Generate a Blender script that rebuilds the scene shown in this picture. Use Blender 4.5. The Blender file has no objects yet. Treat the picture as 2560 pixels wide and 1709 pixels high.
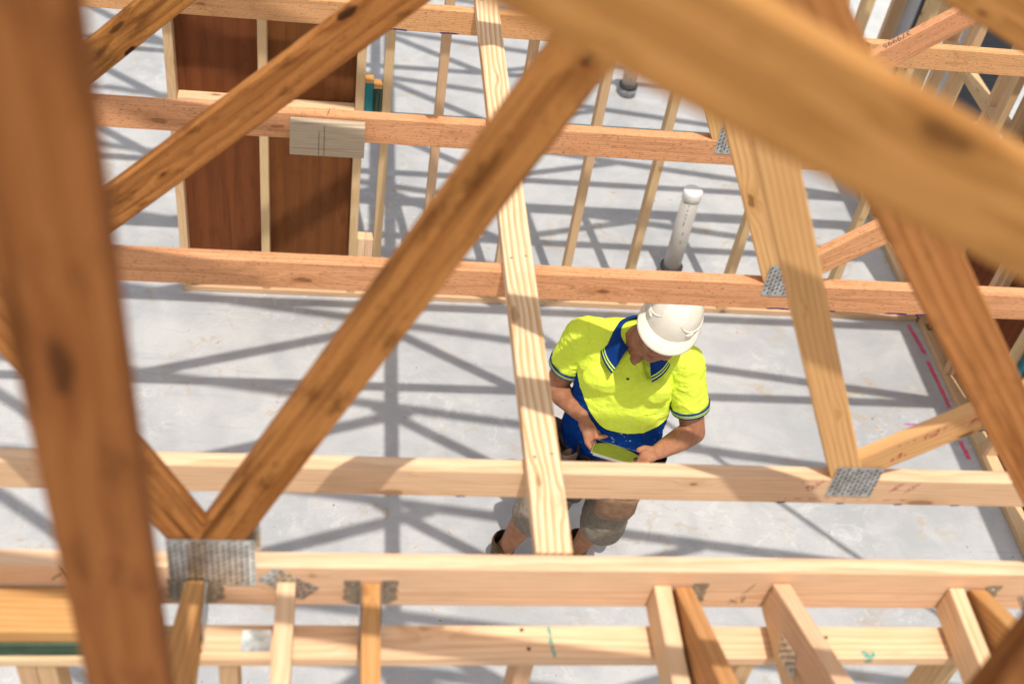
import bpy, bmesh, math, random
from mathutils import Vector, Matrix, noise
random.seed(7)
S = bpy.context.scene
COL = S.collection

# ------------------------------------------------------------------ camera
ZC = 4.45
def cam_axes(th, roll, yaw):
    f = Vector((0, math.sin(th), -math.cos(th))); r = Vector((1, 0, 0)); d = f.cross(r)
    Rz = Matrix.Rotation(yaw, 3, 'Z')
    f, r, d = Rz @ f, Rz @ r, Rz @ d
    rr = math.cos(roll) * r + math.sin(roll) * d
    dd = -math.sin(roll) * r + math.cos(roll) * d
    return rr, dd, f
cr, cd, cf = cam_axes(math.radians(46.2), math.radians(-10.24), math.radians(-11.57))
cam_data = bpy.data.cameras.new('camera')
cam = bpy.data.objects.new('camera', cam_data); COL.objects.link(cam)
M = Matrix.Identity(4)
for i in range(3):
    M[i][0] = cr[i]; M[i][1] = -cd[i]; M[i][2] = -cf[i]
M[2][3] = ZC
cam.matrix_world = M
cam_data.sensor_width = 36.0
cam_data.lens = 3000.0 / 2560.0 * 36.0
cam_data.clip_start = 0.05
cam_data.clip_end = 400
cam_data.dof.use_dof = True
cam_data.dof.focus_distance = 4.0
cam_data.dof.aperture_fstop = 2.6
S.camera = cam

# ------------------------------------------------------------------ sky, sun, exposure
SUN_DIR = Vector((-0.05, 0.335, -1.0)).normalized()      # the way the light travels
w = bpy.data.worlds.new('World'); S.world = w; w.use_nodes = True
nt = w.node_tree; bg = nt.nodes['Background']
sky = nt.nodes.new('ShaderNodeTexSky'); sky.sky_type = 'NISHITA'; sky.sun_disc = False
sky.sun_elevation = math.asin(-SUN_DIR.z); sky.sun_rotation = math.atan2(-SUN_DIR.x, -SUN_DIR.y)
sky.air_density = 1.0; sky.dust_density = 2.5; sky.ozone_density = 1.0
hz = nt.nodes.new('ShaderNodeHueSaturation'); hz.inputs['Saturation'].default_value = 0.32
nt.links.new(sky.outputs[0], hz.inputs['Color']); nt.links.new(hz.outputs[0], bg.inputs[0]); bg.inputs[1].default_value = 0.15
sl = bpy.data.lights.new('sun', 'SUN'); sl.energy = 3.5; sl.angle = math.radians(0.53); sl.color = (1.0, 0.95, 0.875)
sun = bpy.data.objects.new('sun', sl); COL.objects.link(sun)
sun.rotation_euler = SUN_DIR.to_track_quat('-Z', 'Y').to_euler(); sun.location = (1, -2, 9)
S.view_settings.view_transform = 'Standard'; S.view_settings.look = 'None'
S.view_settings.exposure = 0.06; S.view_settings.gamma = 1.0; S.view_settings.use_curve_mapping = False
S.render.engine = 'CYCLES'
S.cycles.max_bounces = 5; S.cycles.diffuse_bounces = 3; S.cycles.glossy_bounces = 3
S.cycles.use_denoising = True
S.cycles.use_adaptive_sampling = True; S.cycles.adaptive_threshold = 0.02

# ------------------------------------------------------------------ helpers
WM = {}
def link(o, wm, parent=None):
    COL.objects.link(o)
    o.matrix_basis = wm; WM[o.name] = wm
    if parent is not None:
        o.parent = parent; o.matrix_parent_inverse = WM[parent.name].inverted()
    return o
def tag(o, label=None, cat=None, group=None, kind=None):
    if label: o['label'] = label
    if cat: o['category'] = cat
    if group: o['group'] = group
    if kind: o['kind'] = kind
    return o
def empty(name, loc, label=None, cat=None, group=None):
    o = bpy.data.objects.new(name, None); o.empty_display_size = 0.1
    link(o, Matrix.Translation(loc)); return tag(o, label, cat, group)
def mesh_obj(name, bm, mat, parent=None, wm=None, smooth=False, me=None):
    if me is None:
        me = bpy.data.meshes.new(name); bm.normal_update(); bm.to_mesh(me); bm.free()
        for m in (mat if isinstance(mat, (list, tuple)) else [mat]): me.materials.append(m)
        if smooth:
            for p in me.polygons: p.use_smooth = True
    o = bpy.data.objects.new(name, me)
    return link(o, wm or Matrix.Identity(4), parent)
def box_bm(sx, sy, sz, bev=0.0, seg=2, bm=None, c=(0, 0, 0)):
    bm2 = bmesh.new(); bmesh.ops.create_cube(bm2, size=1)
    bmesh.ops.scale(bm2, vec=(sx, sy, sz), verts=bm2.verts)
    if bev: bmesh.ops.bevel(bm2, geom=bm2.edges[:], offset=bev, segments=seg, affect='EDGES', profile=0.5)
    bmesh.ops.translate(bm2, vec=c, verts=bm2.verts)
    if bm is None: return bm2
    me = bpy.data.meshes.new('tmp'); bm2.to_mesh(me); bm2.free(); bm.from_mesh(me); bpy.data.meshes.remove(me); return bm
BOARD = {}
def board(name, p0, p1, thick, depth, mat, parent=None, up=(0, 0, 1), bev=0.003, ext=(0, 0)):
    """sawn timber from p0 to p1 (centre line); depth is measured along 'up', thickness across it"""
    p0, p1 = Vector(p0), Vector(p1); d = (p1 - p0).normalized()
    p0 = p0 - d * ext[0]; p1 = p1 + d * ext[1]
    L = (p1 - p0).length; up = Vector(up); s = up.cross(d).normalized(); u = d.cross(s).normalized()
    wm = Matrix.Identity(4); c = (p0 + p1) / 2
    for i in range(3): wm[i][0], wm[i][1], wm[i][2], wm[i][3] = d[i], s[i], u[i], c[i]
    key = (round(L, 4), round(thick, 4), round(depth, 4), mat.name, bev)
    if key in BOARD: return mesh_obj(name, None, None, parent, wm, me=BOARD[key])
    o = mesh_obj(name, box_bm(L, thick, depth, bev), mat, parent, wm)
    for p in o.data.polygons: p.use_smooth = False
    BOARD[key] = o.data
    return o
def bar(name, x, y, z, mat, parent=None, bev=0.003, axis=0):
    """axis aligned timber filling the ranges x, y, z; axis is the grain direction"""
    c = [(a[0] + a[1]) / 2 for a in (x, y, z)]; e = [a[1] - a[0] for a in (x, y, z)]
    p0, p1 = list(c), list(c); p0[axis] -= e[axis] / 2; p1[axis] += e[axis] / 2
    if axis == 0:
        if e[1] > e[2]: return board(name, p0, p1, e[2], e[1], mat, parent, (0, 1, 0), bev)
        return board(name, p0, p1, e[1], e[2], mat, parent, (0, 0, 1), bev)
    if axis == 1:
        if e[0] > e[2]: return board(name, p0, p1, e[2], e[0], mat, parent, (1, 0, 0), bev)
        return board(name, p0, p1, e[0], e[2], mat, parent, (0, 0, 1), bev)
    if e[1] > e[0]: return board(name, p0, p1, e[0], e[1], mat, parent, (0, 1, 0), bev)
    return board(name, p0, p1, e[1], e[0], mat, parent, (1, 0, 0), bev)
def lathe_bm(prof, n=28, bm=None, c=(0, 0, 0)):
    bm = bm or bmesh.new(); rings = []
    for r, z in prof:
        rings.append([bm.verts.new((c[0] + r * math.cos(2 * math.pi * k / n), c[1] + r * math.sin(2 * math.pi * k / n), c[2] + z)) for k in range(n)])
    for a, b in zip(rings, rings[1:]):
        for k in range(n): bm.faces.new((a[k], a[(k + 1) % n], b[(k + 1) % n], b[k]))
    bm.faces.new(rings[0][::-1]); bm.faces.new(rings[-1]); return bm

# ------------------------------------------------------------------ materials
class N:
    def __init__(s, name):
        s.m = bpy.data.materials.new(name); s.m.use_nodes = True; s.t = s.m.node_tree; s.b = s.t.nodes['Principled BSDF']
    def n(s, ty, **kw):
        x = s.t.nodes.new(ty)
        for k, v in kw.items(): setattr(x, k, v)
        return x
    def l(s, a, b): s.t.links.new(a, b)
    def val(s, sock, v):
        if hasattr(v, 'links') or isinstance(v, bpy.types.NodeSocket): s.l(v, sock)
        else: sock.default_value = v
    def math(s, op, a, b=0.0, c=0.0, clamp=False):
        x = s.n('ShaderNodeMath', operation=op, use_clamp=clamp)
        for i, v in enumerate((a, b, c)): s.val(x.inputs[i], v)
        return x.outputs[0]
    def vmath(s, op, a, b):
        x = s.n('ShaderNodeVectorMath', operation=op)
        s.val(x.inputs[0], a); s.val(x.inputs[1], b); return x.outputs[0]
    def noise(s, vec, scale=1.0, detail=3.0, rough=0.5, dist=0.0):
        x = s.n('ShaderNodeTexNoise'); s.l(vec, x.inputs['Vector'])
        x.inputs['Scale'].default_value = scale; x.inputs['Detail'].default_value = detail
        x.inputs['Roughness'].default_value = rough; x.inputs['Distortion'].default_value = dist
        return x.outputs['Fac']
    def ramp(s, fac, a, b):
        x = s.n('ShaderNodeMapRange', clamp=True, interpolation_type='SMOOTHSTEP'); s.val(x.inputs[0], fac)
        x.inputs[1].default_value = a; x.inputs[2].default_value = b; x.inputs[3].default_value = 0; x.inputs[4].default_value = 1
        return x.outputs[0]
    def mix(s, fac, a, b, mode='MIX'):
        x = s.n('ShaderNodeMix', data_type='RGBA', blend_type=mode); s.val(x.inputs[0], fac)
        s.val(x.inputs[6], a if not isinstance(a, tuple) else (*a, 1)); s.val(x.inputs[7], b if not isinstance(b, tuple) else (*b, 1)); return x.outputs[2]
    def bump(s, h, strength, dist=0.002):
        x = s.n('ShaderNodeBump'); s.l(h, x.inputs['Height']); x.inputs['Strength'].default_value = strength
        x.inputs['Distance'].default_value = dist; s.l(x.outputs[0], s.b.inputs['Normal'])
    def out(s, col=None, rough=0.6, spec=0.3, metal=0.0):
        if col is not None: s.val(s.b.inputs['Base Color'], (*col, 1) if isinstance(col, tuple) else col)
        s.val(s.b.inputs['Roughness'], rough); s.b.inputs['Specular IOR Level'].default_value = spec; s.val(s.b.inputs['Metallic'], metal); return s.m
def coords(q):
    return q.n('ShaderNodeTexCoord').outputs['Object']

def wood(name, light, dark, knot=(0.20, 0.075, 0.028), ring=0.0075, contrast=0.55, knots=1.0, stain=None, pores=0.0, hue=0.10, dirt=0.0):
    q = N(name); oc = coords(q); rnd = q.n('ShaderNodeObjectInfo').outputs['Random']
    off = q.n('ShaderNodeCombineXYZ')
    q.l(q.math('MULTIPLY', rnd, 37.0), off.inputs[0]); q.l(q.math('MULTIPLY', rnd, 3.1), off.inputs[1]); q.l(q.math('MULTIPLY', rnd, 7.7), off.inputs[2])
    po = q.vmath('ADD', oc, off.outputs[0])
    # knots: stretched cells, ellipses on the faces
    ksep = q.n('ShaderNodeSeparateXYZ'); q.l(po, ksep.inputs[0]); kc = q.n('ShaderNodeCombineXYZ')
    q.l(q.math('MULTIPLY', ksep.outputs[0], 2.7), kc.inputs[0]); q.l(q.math('ADD', q.math('MULTIPLY', ksep.outputs[2], 8.5), q.math('MULTIPLY', ksep.outputs[1], 2.0)), kc.inputs[1])
    kv = q.n('ShaderNodeTexVoronoi', feature='F1', voronoi_dimensions='2D'); q.l(kc.outputs[0], kv.inputs['Vector']); kv.inputs['Scale'].default_value = 1.0
    kwob = q.math('MULTIPLY', q.noise(po, 60, 0), 0.05)
    kcs = q.n('ShaderNodeSeparateColor'); q.l(kv.outputs['Color'], kcs.inputs[0]); kr = kcs.outputs[0]; kg = kcs.outputs[1]
    # every cell has its own knot size; about half of them have none worth seeing
    ksz = q.math('ADD', 0.22, q.math('MULTIPLY', q.math('POWER', kr, 1.6), 0.95))
    kd = q.math('DIVIDE', q.math('ADD', kv.outputs['Distance'], kwob), ksz)
    swirl = q.math('MULTIPLY', q.math('POWER', 2.718, q.math('MULTIPLY', q.math('MULTIPLY', kd, kd), -22.0)), 0.020 * knots)
    # growth rings around a pith that lies beside the board
    sep = q.n('ShaderNodeSeparateXYZ'); q.l(oc, sep.inputs[0])
    y0 = q.math('MULTIPLY', q.math('SUBTRACT', q.math('FRACT', q.math('MULTIPLY', rnd, 13.7)), 0.5), 0.09)
    z0 = q.math('MULTIPLY', q.math('SUBTRACT', q.math('FRACT', q.math('MULTIPLY', rnd, 29.3)), 0.5), 0.16)
    warp = q.math('MULTIPLY', q.math('SUBTRACT', q.noise(q.vmath('MULTIPLY', po, (1.1, 3, 3)), 1.0, 1), 0.5), 0.05)
    dy = q.math('SUBTRACT', sep.outputs[1], y0); dz = q.math('SUBTRACT', sep.outputs[2], z0)
    r = q.math('SQRT', q.math('ADD', q.math('MULTIPLY', dy, dy), q.math('MULTIPLY', dz, dz)))
    r = q.math('ADD', q.math('ADD', r, warp), swirl)
    r = q.math('ADD', r, q.math('MULTIPLY', q.noise(q.vmath('MULTIPLY', po, (14, 60, 60)), 1.0, 0), 0.0022))
    fr = q.math('FRACT', q.math('DIVIDE', r, ring))
    late = q.math('MULTIPLY', q.ramp(fr, 0.25, 0.86), q.math('SUBTRACT', 1.0, q.ramp(fr, 0.9, 1.0)))
    fib = q.noise(q.vmath('MULTIPLY', po, (9, 330, 330)), 1.0, 1, 0.6)
    blotch = q.noise(q.vmath('MULTIPLY', po, (2.2, 11, 11)), 1.0, 2, 0.55)
    fac = q.math('ADD', q.math('MULTIPLY', late, contrast), q.math('MULTIPLY', q.ramp(fib, 0.42, 0.72), 0.32), clamp=True)
    fac = q.math('MULTIPLY', fac, q.math('ADD', 0.55, q.math('MULTIPLY', blotch, 0.9)), clamp=True)
    col = q.mix(fac, light, dark)
    hs = q.n('ShaderNodeHueSaturation'); q.l(col, hs.inputs['Color'])
    q.l(q.math('ADD', 1.0 - hue, q.math('MULTIPLY', blotch, 2 * hue)), hs.inputs['Value']); hs.inputs['Saturation'].default_value = 1.0
    q.l(q.math('ADD', 0.49, q.math('MULTIPLY', q.math('FRACT', q.math('MULTIPLY', rnd, 53.0)), 0.018)), hs.inputs['Hue'])
    col = hs.outputs[0]
    if pores:
        pv = q.noise(q.vmath('MULTIPLY', po, (95, 420, 420)), 1.0, 1, 0.5)
        col = q.mix(q.math('MULTIPLY', q.ramp(pv, 0.63, 0.72), pores), col, tuple(c * 0.42 for c in dark))
    if stain:
        sv = q.noise(q.vmath('MULTIPLY', po, (2.0, 26, 26)), 1.0, 4, 0.6)
        col = q.mix(q.math('MULTIPLY', q.ramp(sv, 0.52, 0.72), 0.8), col, stain)
    halo = q.math('SUBTRACT', 1.0, q.ramp(kd, 0.10, 0.26)); core = q.math('SUBTRACT', 1.0, q.ramp(kd, 0.075, 0.115))
    col = q.mix(q.math('MULTIPLY', halo, 0.45 * knots, clamp=True), col, dark)
    col = q.mix(q.math('MULTIPLY', q.math('MULTIPLY', core, q.math('ADD', 0.45, q.math('MULTIPLY', kg, 0.55))), knots, clamp=True), col, knot)
    if dirt:
        dn = q.noise(q.vmath('MULTIPLY', po, (9, 22, 22)), 1.0, 5, 0.65); dl = q.noise(q.vmath('MULTIPLY', po, (1.6, 45, 45)), 1.0, 2, 0.6)
        col = q.mix(q.math('MULTIPLY', q.math('MAXIMUM', q.ramp(dn, 0.50, 0.70), q.ramp(dl, 0.58, 0.70)), dirt), col, tuple(c * 0.5 for c in dark))
    q.bump(fib, 0.18, 0.0012)
    return q.out(col, 0.72, 0.10)

def plain(name, col, rough=0.5, spec=0.4, metal=0.0, var=0.0, scale=30.0, bump=0.0):
    q = N(name)
    if var:
        v = q.noise(coords(q), scale, 4, 0.6)
        c = q.mix(q.ramp(v, 0.3, 0.7), tuple(x * (1 - var) for x in col), tuple(min(1, x * (1 + var)) for x in col))
        if bump: q.bump(v, bump)
        return q.out(c, rough, spec, metal)
    return q.out(col, rough, spec, metal)

W_PALE = wood('pale_pine', (0.84, 0.585, 0.365), (0.60, 0.34, 0.17), ring=0.010, contrast=0.40, knots=0.95, dirt=0.10)
W_TIE = wood('plank_pine', (0.86, 0.645, 0.425), (0.63, 0.36, 0.16), ring=0.013, contrast=0.85, knots=0.5)
W_RED = wood('reddish_pine', (0.77, 0.405, 0.195), (0.50, 0.225, 0.088), ring=0.006, contrast=0.38, knots=1.0, pores=0.85, dirt=0.30)
W_WEB = wood('orange_brown_pine', (0.47, 0.205, 0.058), (0.22, 0.075, 0.016), knot=(0.035, 0.011, 0.004), ring=0.021, contrast=0.5, knots=1.0, stain=(0.11, 0.035, 0.008), pores=0.5, dirt=0.75)
W_WEBL = wood('honey_pine', (0.80, 0.49, 0.21), (0.56, 0.29, 0.10), ring=0.012, contrast=0.45, knots=1.0)
W_GOLD = wood('golden_pine', (0.63, 0.355, 0.13), (0.43, 0.205, 0.062), ring=0.012, contrast=0.5, knots=0.9)
W_TC = wood('deep_orange_pine', (0.53, 0.245, 0.075), (0.31, 0.125, 0.030), knot=(0.045, 0.014, 0.005), ring=0.02, contrast=0.45, knots=1.0, stain=(0.25, 0.09, 0.02), dirt=0.35)
W_POST = wood('shade_darkened_pine', (0.33, 0.122, 0.036), (0.18, 0.054, 0.013), knot=(0.02, 0.007, 0.003), ring=0.03, contrast=0.28, knots=1.0, stain=(0.10, 0.03, 0.006), dirt=0.45)  # post brown taken darker in place of shade falling on it
W_STUD = wood('stud_pine', (0.68, 0.465, 0.265), (0.51, 0.305, 0.145), ring=0.010, contrast=0.35, knots=0.9)
W_GREY = wood('weathered_timber', (0.55, 0.46, 0.32), (0.34, 0.26, 0.16), ring=0.006, contrast=0.6, knots=0.2)
W_GREEN = wood('green_treated_timber', (0.085, 0.135, 0.085), (0.03, 0.055, 0.035), ring=0.009, contrast=0.8, knots=0.5, dirt=0.7)
W_TEAL = wood('teal_primed_timber', (0.03, 0.20, 0.21), (0.02, 0.13, 0.14), contrast=0.3, knots=0.2)
W_PLY = wood('brown_plywood', (0.185, 0.060, 0.021), (0.115, 0.036, 0.012), ring=0.07, contrast=0.35, knots=0.0, hue=0.25, dirt=0.25)
STEEL = plain('galvanised_steel', (0.52, 0.54, 0.53), 0.34, 0.5, 0.85, 0.30, 45)
SLOT = plain('punched_slot', (0.09, 0.05, 0.03), 0.8, 0.2)
ZINC_BROWN = plain('weathered_hanger_steel', (0.34, 0.28, 0.20), 0.5, 0.5, 0.55, 0.3, 90)
INK = plain('black_marker', (0.02, 0.02, 0.025), 0.7, 0.2)
PENCIL = plain('pencil', (0.10, 0.085, 0.075), 0.7, 0.2)
def worn_ink(name, col, thr=0.42):
    q = N(name); v = q.noise(q.vmath('MULTIPLY', q.n('ShaderNodeNewGeometry').outputs['Position'], (1, 1, 1)), 140, 3, 0.6)
    q.out(col, 0.75, 0.2); q.l(q.ramp(v, thr, thr + 0.12), q.b.inputs['Alpha']); return q.m
MAGENTA = worn_ink('magenta_crayon', (0.42, 0.02, 0.10), 0.44)
PURPLE = plain('purple_crayon', (0.06, 0.03, 0.16), 0.7, 0.2)
PINKSPRAY = worn_ink('pink_spray_paint', (0.85, 0.06, 0.17), 0.36)
VIOLETSPRAY = worn_ink('violet_spray_paint', (0.65, 0.10, 0.55), 0.42)
TURQ = worn_ink('turquoise_paint', (0.10, 0.42, 0.33), 0.40)

def concrete(name, a, b, tan):
    q = N(name); p = q.n('ShaderNodeNewGeometry').outputs['Position']
    big = q.noise(p, 0.9, 4, 0.55); mid = q.noise(p, 5.0, 5, 0.6, 0.6); fine = q.noise(p, 70, 3, 0.6)
    col = q.mix(q.ramp(q.math('ADD', q.math('MULTIPLY', big, 0.55), q.math('MULTIPLY', mid, 0.45)), 0.36, 0.64), a, b)
    st = q.math('MULTIPLY', q.ramp(q.noise(p, 2.3, 2, 0.5), 0.50, 0.62), q.ramp(q.noise(p, 9.0, 5, 0.65, 1.2), 0.52, 0.63))
    col = q.mix(q.math('MULTIPLY', st, 0.62), col, tan)
    wh = q.math('MULTIPLY', q.ramp(q.noise(p, 1.4, 2, 0.5), 0.53, 0.62), q.ramp(q.noise(p, 13.0, 6, 0.7, 0.8), 0.54, 0.58))
    col = q.mix(q.math('MULTIPLY', wh, 0.22), col, (0.74, 0.735, 0.71))
    col = q.mix(q.math('MULTIPLY', q.ramp(fine, 0.35, 0.65), 0.10), col, tuple(x * 0.7 for x in a))
    tr = q.noise(q.vmath('MULTIPLY', p, (1.2, 9, 1)), 2.0, 4, 0.65, 1.5); col = q.mix(q.math('MULTIPLY', q.ramp(tr, 0.56, 0.70), 0.22), col, tuple(x * 0.78 for x in a))
    sp = q.ramp(q.noise(p, 38, 1, 0.5), 0.76, 0.80)
    col = q.mix(q.math('MULTIPLY', sp, 0.7), col, (0.12, 0.10, 0.08))
    q.bump(q.math('ADD', mid, q.math('MULTIPLY', fine, 0.4)), 0.10, 0.004)
    return q.out(col, 0.72, 0.3)
CONC = concrete('slab_concrete', (0.385, 0.392, 0.40), (0.515, 0.51, 0.50), (0.43, 0.345, 0.235))
PATHC = concrete('path_concrete', (0.44, 0.45, 0.44), (0.58, 0.58, 0.56), (0.50, 0.44, 0.34))
def membrane():
    q = N('black_membrane'); v = q.noise(q.n('ShaderNodeNewGeometry').outputs['Position'], 6, 4, 0.6, 1.0); q.bump(v, 0.5, 0.02); return q.out((0.012, 0.012, 0.014), 0.5, 0.3)
MEMB = membrane()

# ------------------------------------------------------------------ ground
def sheet(name, poly, z0, z1, mat):
    bm = bmesh.new(); a = [bm.verts.new((x, y, z1)) for x, y in poly]; b = [bm.verts.new((x, y, z0)) for x, y in poly]
    bm.faces.new(a); bm.faces.new(b[::-1]); n = len(poly)
    for i in range(n): bm.faces.new((a[i], b[i], b[(i + 1) % n], a[(i + 1) % n]))
    bmesh.ops.recalc_face_normals(bm, faces=bm.faces[:])
    return tag(mesh_obj(name, bm, mat), kind='structure')
slab = sheet('slab', [(-12, -6), (3.425, -6), (3.425, 16), (-12, 16)], -0.22, 0.0, CONC)
ground = sheet('ground', [(-90, -90), (90, -90), (90, 90), (-90, 90)], -0.6, -0.16, plain('bare_earth', (0.20, 0.155, 0.11), 0.9, 0.1, 0, 0.3, 3))
memb = sheet('ground_membrane', [(3.435, -3), (4.6, -3), (4.55, 3), (4.6, 4.88), (3.435, 4.88)], -0.156, -0.148, MEMB)
path = sheet('path', [(3.435, 4.89), (4.61, 4.89), (4.61, -3), (16, -3), (16, 16), (3.435, 16)], -0.158, -0.06, PATHC)
scrap = sheet('ground_membrane', [(4.38, 6.95), (4.62, 7.12), (4.80, 7.25), (5.10, 7.60), (5.45, 8.10), (5.5, 8.6), (5.1, 8.75), (4.85, 8.15), (4.55, 7.75), (4.40, 7.35)], -0.059, -0.052, MEMB)

# ------------------------------------------------------------------ roof trusses
ZB = 2.53; CH = 0.081; TH = 0.034
TCX, TCZ, SL = 0.214, 4.034, 0.4512          # lower edge of the right-hand top chord
APEX = -1.30
def tc_low(x): return TCZ - SL * (x - TCX) if x >= APEX else TCZ - SL * (APEX - TCX) - SL * (APEX - x)
CS = math.cos(math.atan(SL))
def tc_mid(x): return tc_low(x) + 0.5 * CH / CS
HEEL = TCX + (TCZ - (ZB + CH)) / SL          # where the lower edge meets the bottom chord
LHEEL = 2 * APEX - HEEL
def member(name, a, b, Y, mat, parent, depth=CH, th=TH, off=0.0):
    y = Y + TH / 2 + off
    d = Vector((b[0] - a[0], 0, b[1] - a[1])).normalized(); u = Vector((0, 1, 0)).cross(d)
    if abs(d.z) > 0.98: u = Vector((1, 0, 0))
    if u.z < 0: u = -u
    return board(name, (a[0], y, a[1]), (b[0], y, b[1]), th, depth, mat, parent, u)
PLATE = {}
def nail_plate(x0, x1, z0, z1, Y, parent, rot=None, tight=False):
    """galvanised nail plate on the front face (y = Y) of a truss, with its rows of punched teeth"""
    W_, H_ = x1 - x0, z1 - z0; key = (round(W_, 4), round(H_, 4))
    wm = Matrix.Translation(((x0 + x1) / 2, Y - 0.0008, (z0 + z1) / 2))
    if rot is not None: wm = rot
    if key not in PLATE:
        bm = box_bm(W_, 0.0012, H_, 0.0004, 1)
        me = bpy.data.meshes.new('nail_plate'); bm.to_mesh(me); bm.free(); me.materials.append(STEEL)
        s = bmesh.new(); px, pz = 0.0095, 0.0125; nx = int(W_ / px) - 0; nz = int(H_ / pz)
        for i in range(nx):
            for j in range(nz):
                cx = -W_ / 2 + (i + 0.5) * W_ / nx; cz = -H_ / 2 + (j + 0.5) * H_ / nz + (0.0028 if i % 2 else -0.0028)
                if abs(cx) > W_ / 2 - 0.003 or abs(cz) > H_ / 2 - 0.005: continue
                box_bm(0.0022, 0.0012, 0.0078, 0, 1, s, (cx, -0.0006, cz)); box_bm(0.0034, 0.0012, 0.0018, 0, 1, s, (cx + 0.0022, -0.0008, cz + 0.003))
        ms = bpy.data.meshes.new('teeth'); s.to_mesh(ms); s.free(); ms.materials.append(SLOT)
        PLATE[key] = (me, ms)
    me, ms = PLATE[key]
    p = mesh_obj('nail_plate', None, None, parent, wm, me=me)
    t = mesh_obj('teeth', None, None, p, wm, me=ms); t['kind'] = 'stuff'
    return p
def truss(Y, label, chord_mat, tc_mat, name='roof_truss', group='roof trusses in a row', bc_depth=CH, x0=None):
    t = empty(name, (1.0, Y, ZB), label, 'roof truss', group)
    xs = LHEEL - 0.1 if x0 is None else x0
    member('bottom_chord', (xs, ZB + bc_depth / 2), (HEEL + 0.10, ZB + bc_depth / 2), Y, chord_mat, t, bc_depth)
    xe = HEEL + 0.55
    y = Y + TH / 2
    member('top_chord', (APEX + 0.016, tc_mid(APEX + 0.016)), (xe, tc_mid(xe)), Y, tc_mat, t, CH)
    member('top_chord', (2 * APEX - xe, tc_mid(2 * APEX - xe)), (APEX - 0.016, tc_mid(APEX - 0.016)), Y, tc_mat, t, CH)
    return t
BT = ZB + CH
def web(t, a, b, Y, mat, depth=0.066, less=0.003):
    return member('web', a, b, Y, mat, t, depth, TH - less)
def up_to_tc(a, ang):
    """end point on the underside of the top chord for a web leaving a at angle ang (degrees)"""
    c, s = math.cos(math.radians(ang)), math.sin(math.radians(ang)); lo, hi = 0.0, 4.0
    for _ in range(50):
        m = (lo + hi) / 2
        if a[1] + s * m < tc_low(a[0] + c * m): lo = m
        else: hi = m
    return (a[0] + c * lo * 0.985, a[1] + s * lo * 0.985)
def std_webs(t, Y, node, lnode, wm_, lm, rnode=None, rm=None):
    a = (node + 0.012, BT - 0.028); web(t, a, up_to_tc(a, 180 - 64.0), Y, wm_)
    b = ((rnode or node + 0.072) - 0.055, BT + 0.045 - 0.0445); web(t, b, up_to_tc(b, 39.0), Y, rm or wm_, 0.066, 0.0065)
    if lnode is not None: c = (lnode - 0.03, BT - 0.01); web(t, c, up_to_tc(c, 43.5), Y, lm, 0.086)
    for m_ in ((lnode - 0.10,) if lnode is not None else ()):
        d = (m_, BT + 0.02); web(t, d, up_to_tc(d, 180 - 68), Y, lm, 0.07, 0.0065)
    for x, an in ((2 * APEX - node, 64), (2 * APEX - node - 0.09, 180 - 39)):
        d = (x, BT + 0.02); web(t, d, up_to_tc(d, an), Y, wm_, 0.066, 0.003 if an < 90 else 0.0065)

# nearest truss (soft, very close to the lens)
tn = truss(0.65, 'blurred foreground truss with thick brown upright post and sloping top chord across the picture', W_PALE, W_TC, 'foreground_truss')
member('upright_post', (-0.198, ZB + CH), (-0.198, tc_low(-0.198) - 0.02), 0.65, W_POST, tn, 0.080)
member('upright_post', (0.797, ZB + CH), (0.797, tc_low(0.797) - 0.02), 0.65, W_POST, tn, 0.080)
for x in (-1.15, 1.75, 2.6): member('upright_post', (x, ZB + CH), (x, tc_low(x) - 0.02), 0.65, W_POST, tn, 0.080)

# girder truss: deeper bottom chord, jack trusses hang off its face
tg = truss(1.25, 'pale deep girder truss with hangers on its face and brown V-shaped webs', W_PALE, W_TC, 'girder_truss', bc_depth=0.119)
GT = ZB + 0.119
a = (-0.214, GT + 0.012); web(tg, a, up_to_tc(a, 64.7), 1.25, W_WEB, 0.080)
a = (-0.203, GT + 0.012); member('web', a, up_to_tc(a, 180 - 65.4), 1.25, W_WEB, tg, 0.080, TH - 0.009)
web(tg, (0.43, 3.925), (1.46, 2.655), 1.25, W_TC, 0.086)
nail_plate(-0.275, -0.125, 2.592, 2.728, 1.25, tg)
# the twin plate on the far face shows past the web
wmb = Matrix.Translation((-0.166, 1.25 + TH + 0.001, 2.683)) @ Matrix.Rotation(math.pi, 4, 'Z')
nail_plate(0, 0.095, 0, 0.136, 1.25, tg, wmb)

# second truss and the row behind it
t2 = truss(1.508, 'pale truss behind the girder with diamond-set plate and magenta crayon on chord', W_PALE, W_GOLD)
std_webs(t2, 1.508, 1.063, None, W_WEBL, W_WEB, rnode=1.096)
nail_plate(1.028, 1.128, 2.557, 2.652, 1.508, t2)
t3 = truss(2.112, 'reddish truss whose chord passes above the white hard hat', W_RED, W_WEB)
std_webs(t3, 2.112, 1.060, -0.605, W_WEBL, W_WEB, rnode=1.117, rm=W_RED)
nail_plate(1.022, 1.122, 2.575, 2.672, 2.112, t3)
t4 = truss(2.709, 'reddish truss with a pale grey block nailed to its chord', W_RED, W_WEB)
std_webs(t4, 2.709, 1.05, -0.735, W_WEBL, W_WEB, rm=W_RED)
nail_plate(1.028, 1.128, 2.568, 2.664, 2.709, t4)
t5 = truss(3.310, 'farthest reddish truss seen, knotty chord along the top edge', W_RED, W_WEB)
std_webs(t5, 3.310, 1.05, -0.87, W_GOLD, W_WEB)
farl = ['sixth', 'seventh', 'eighth', 'ninth', 'tenth', 'eleventh']
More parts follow.
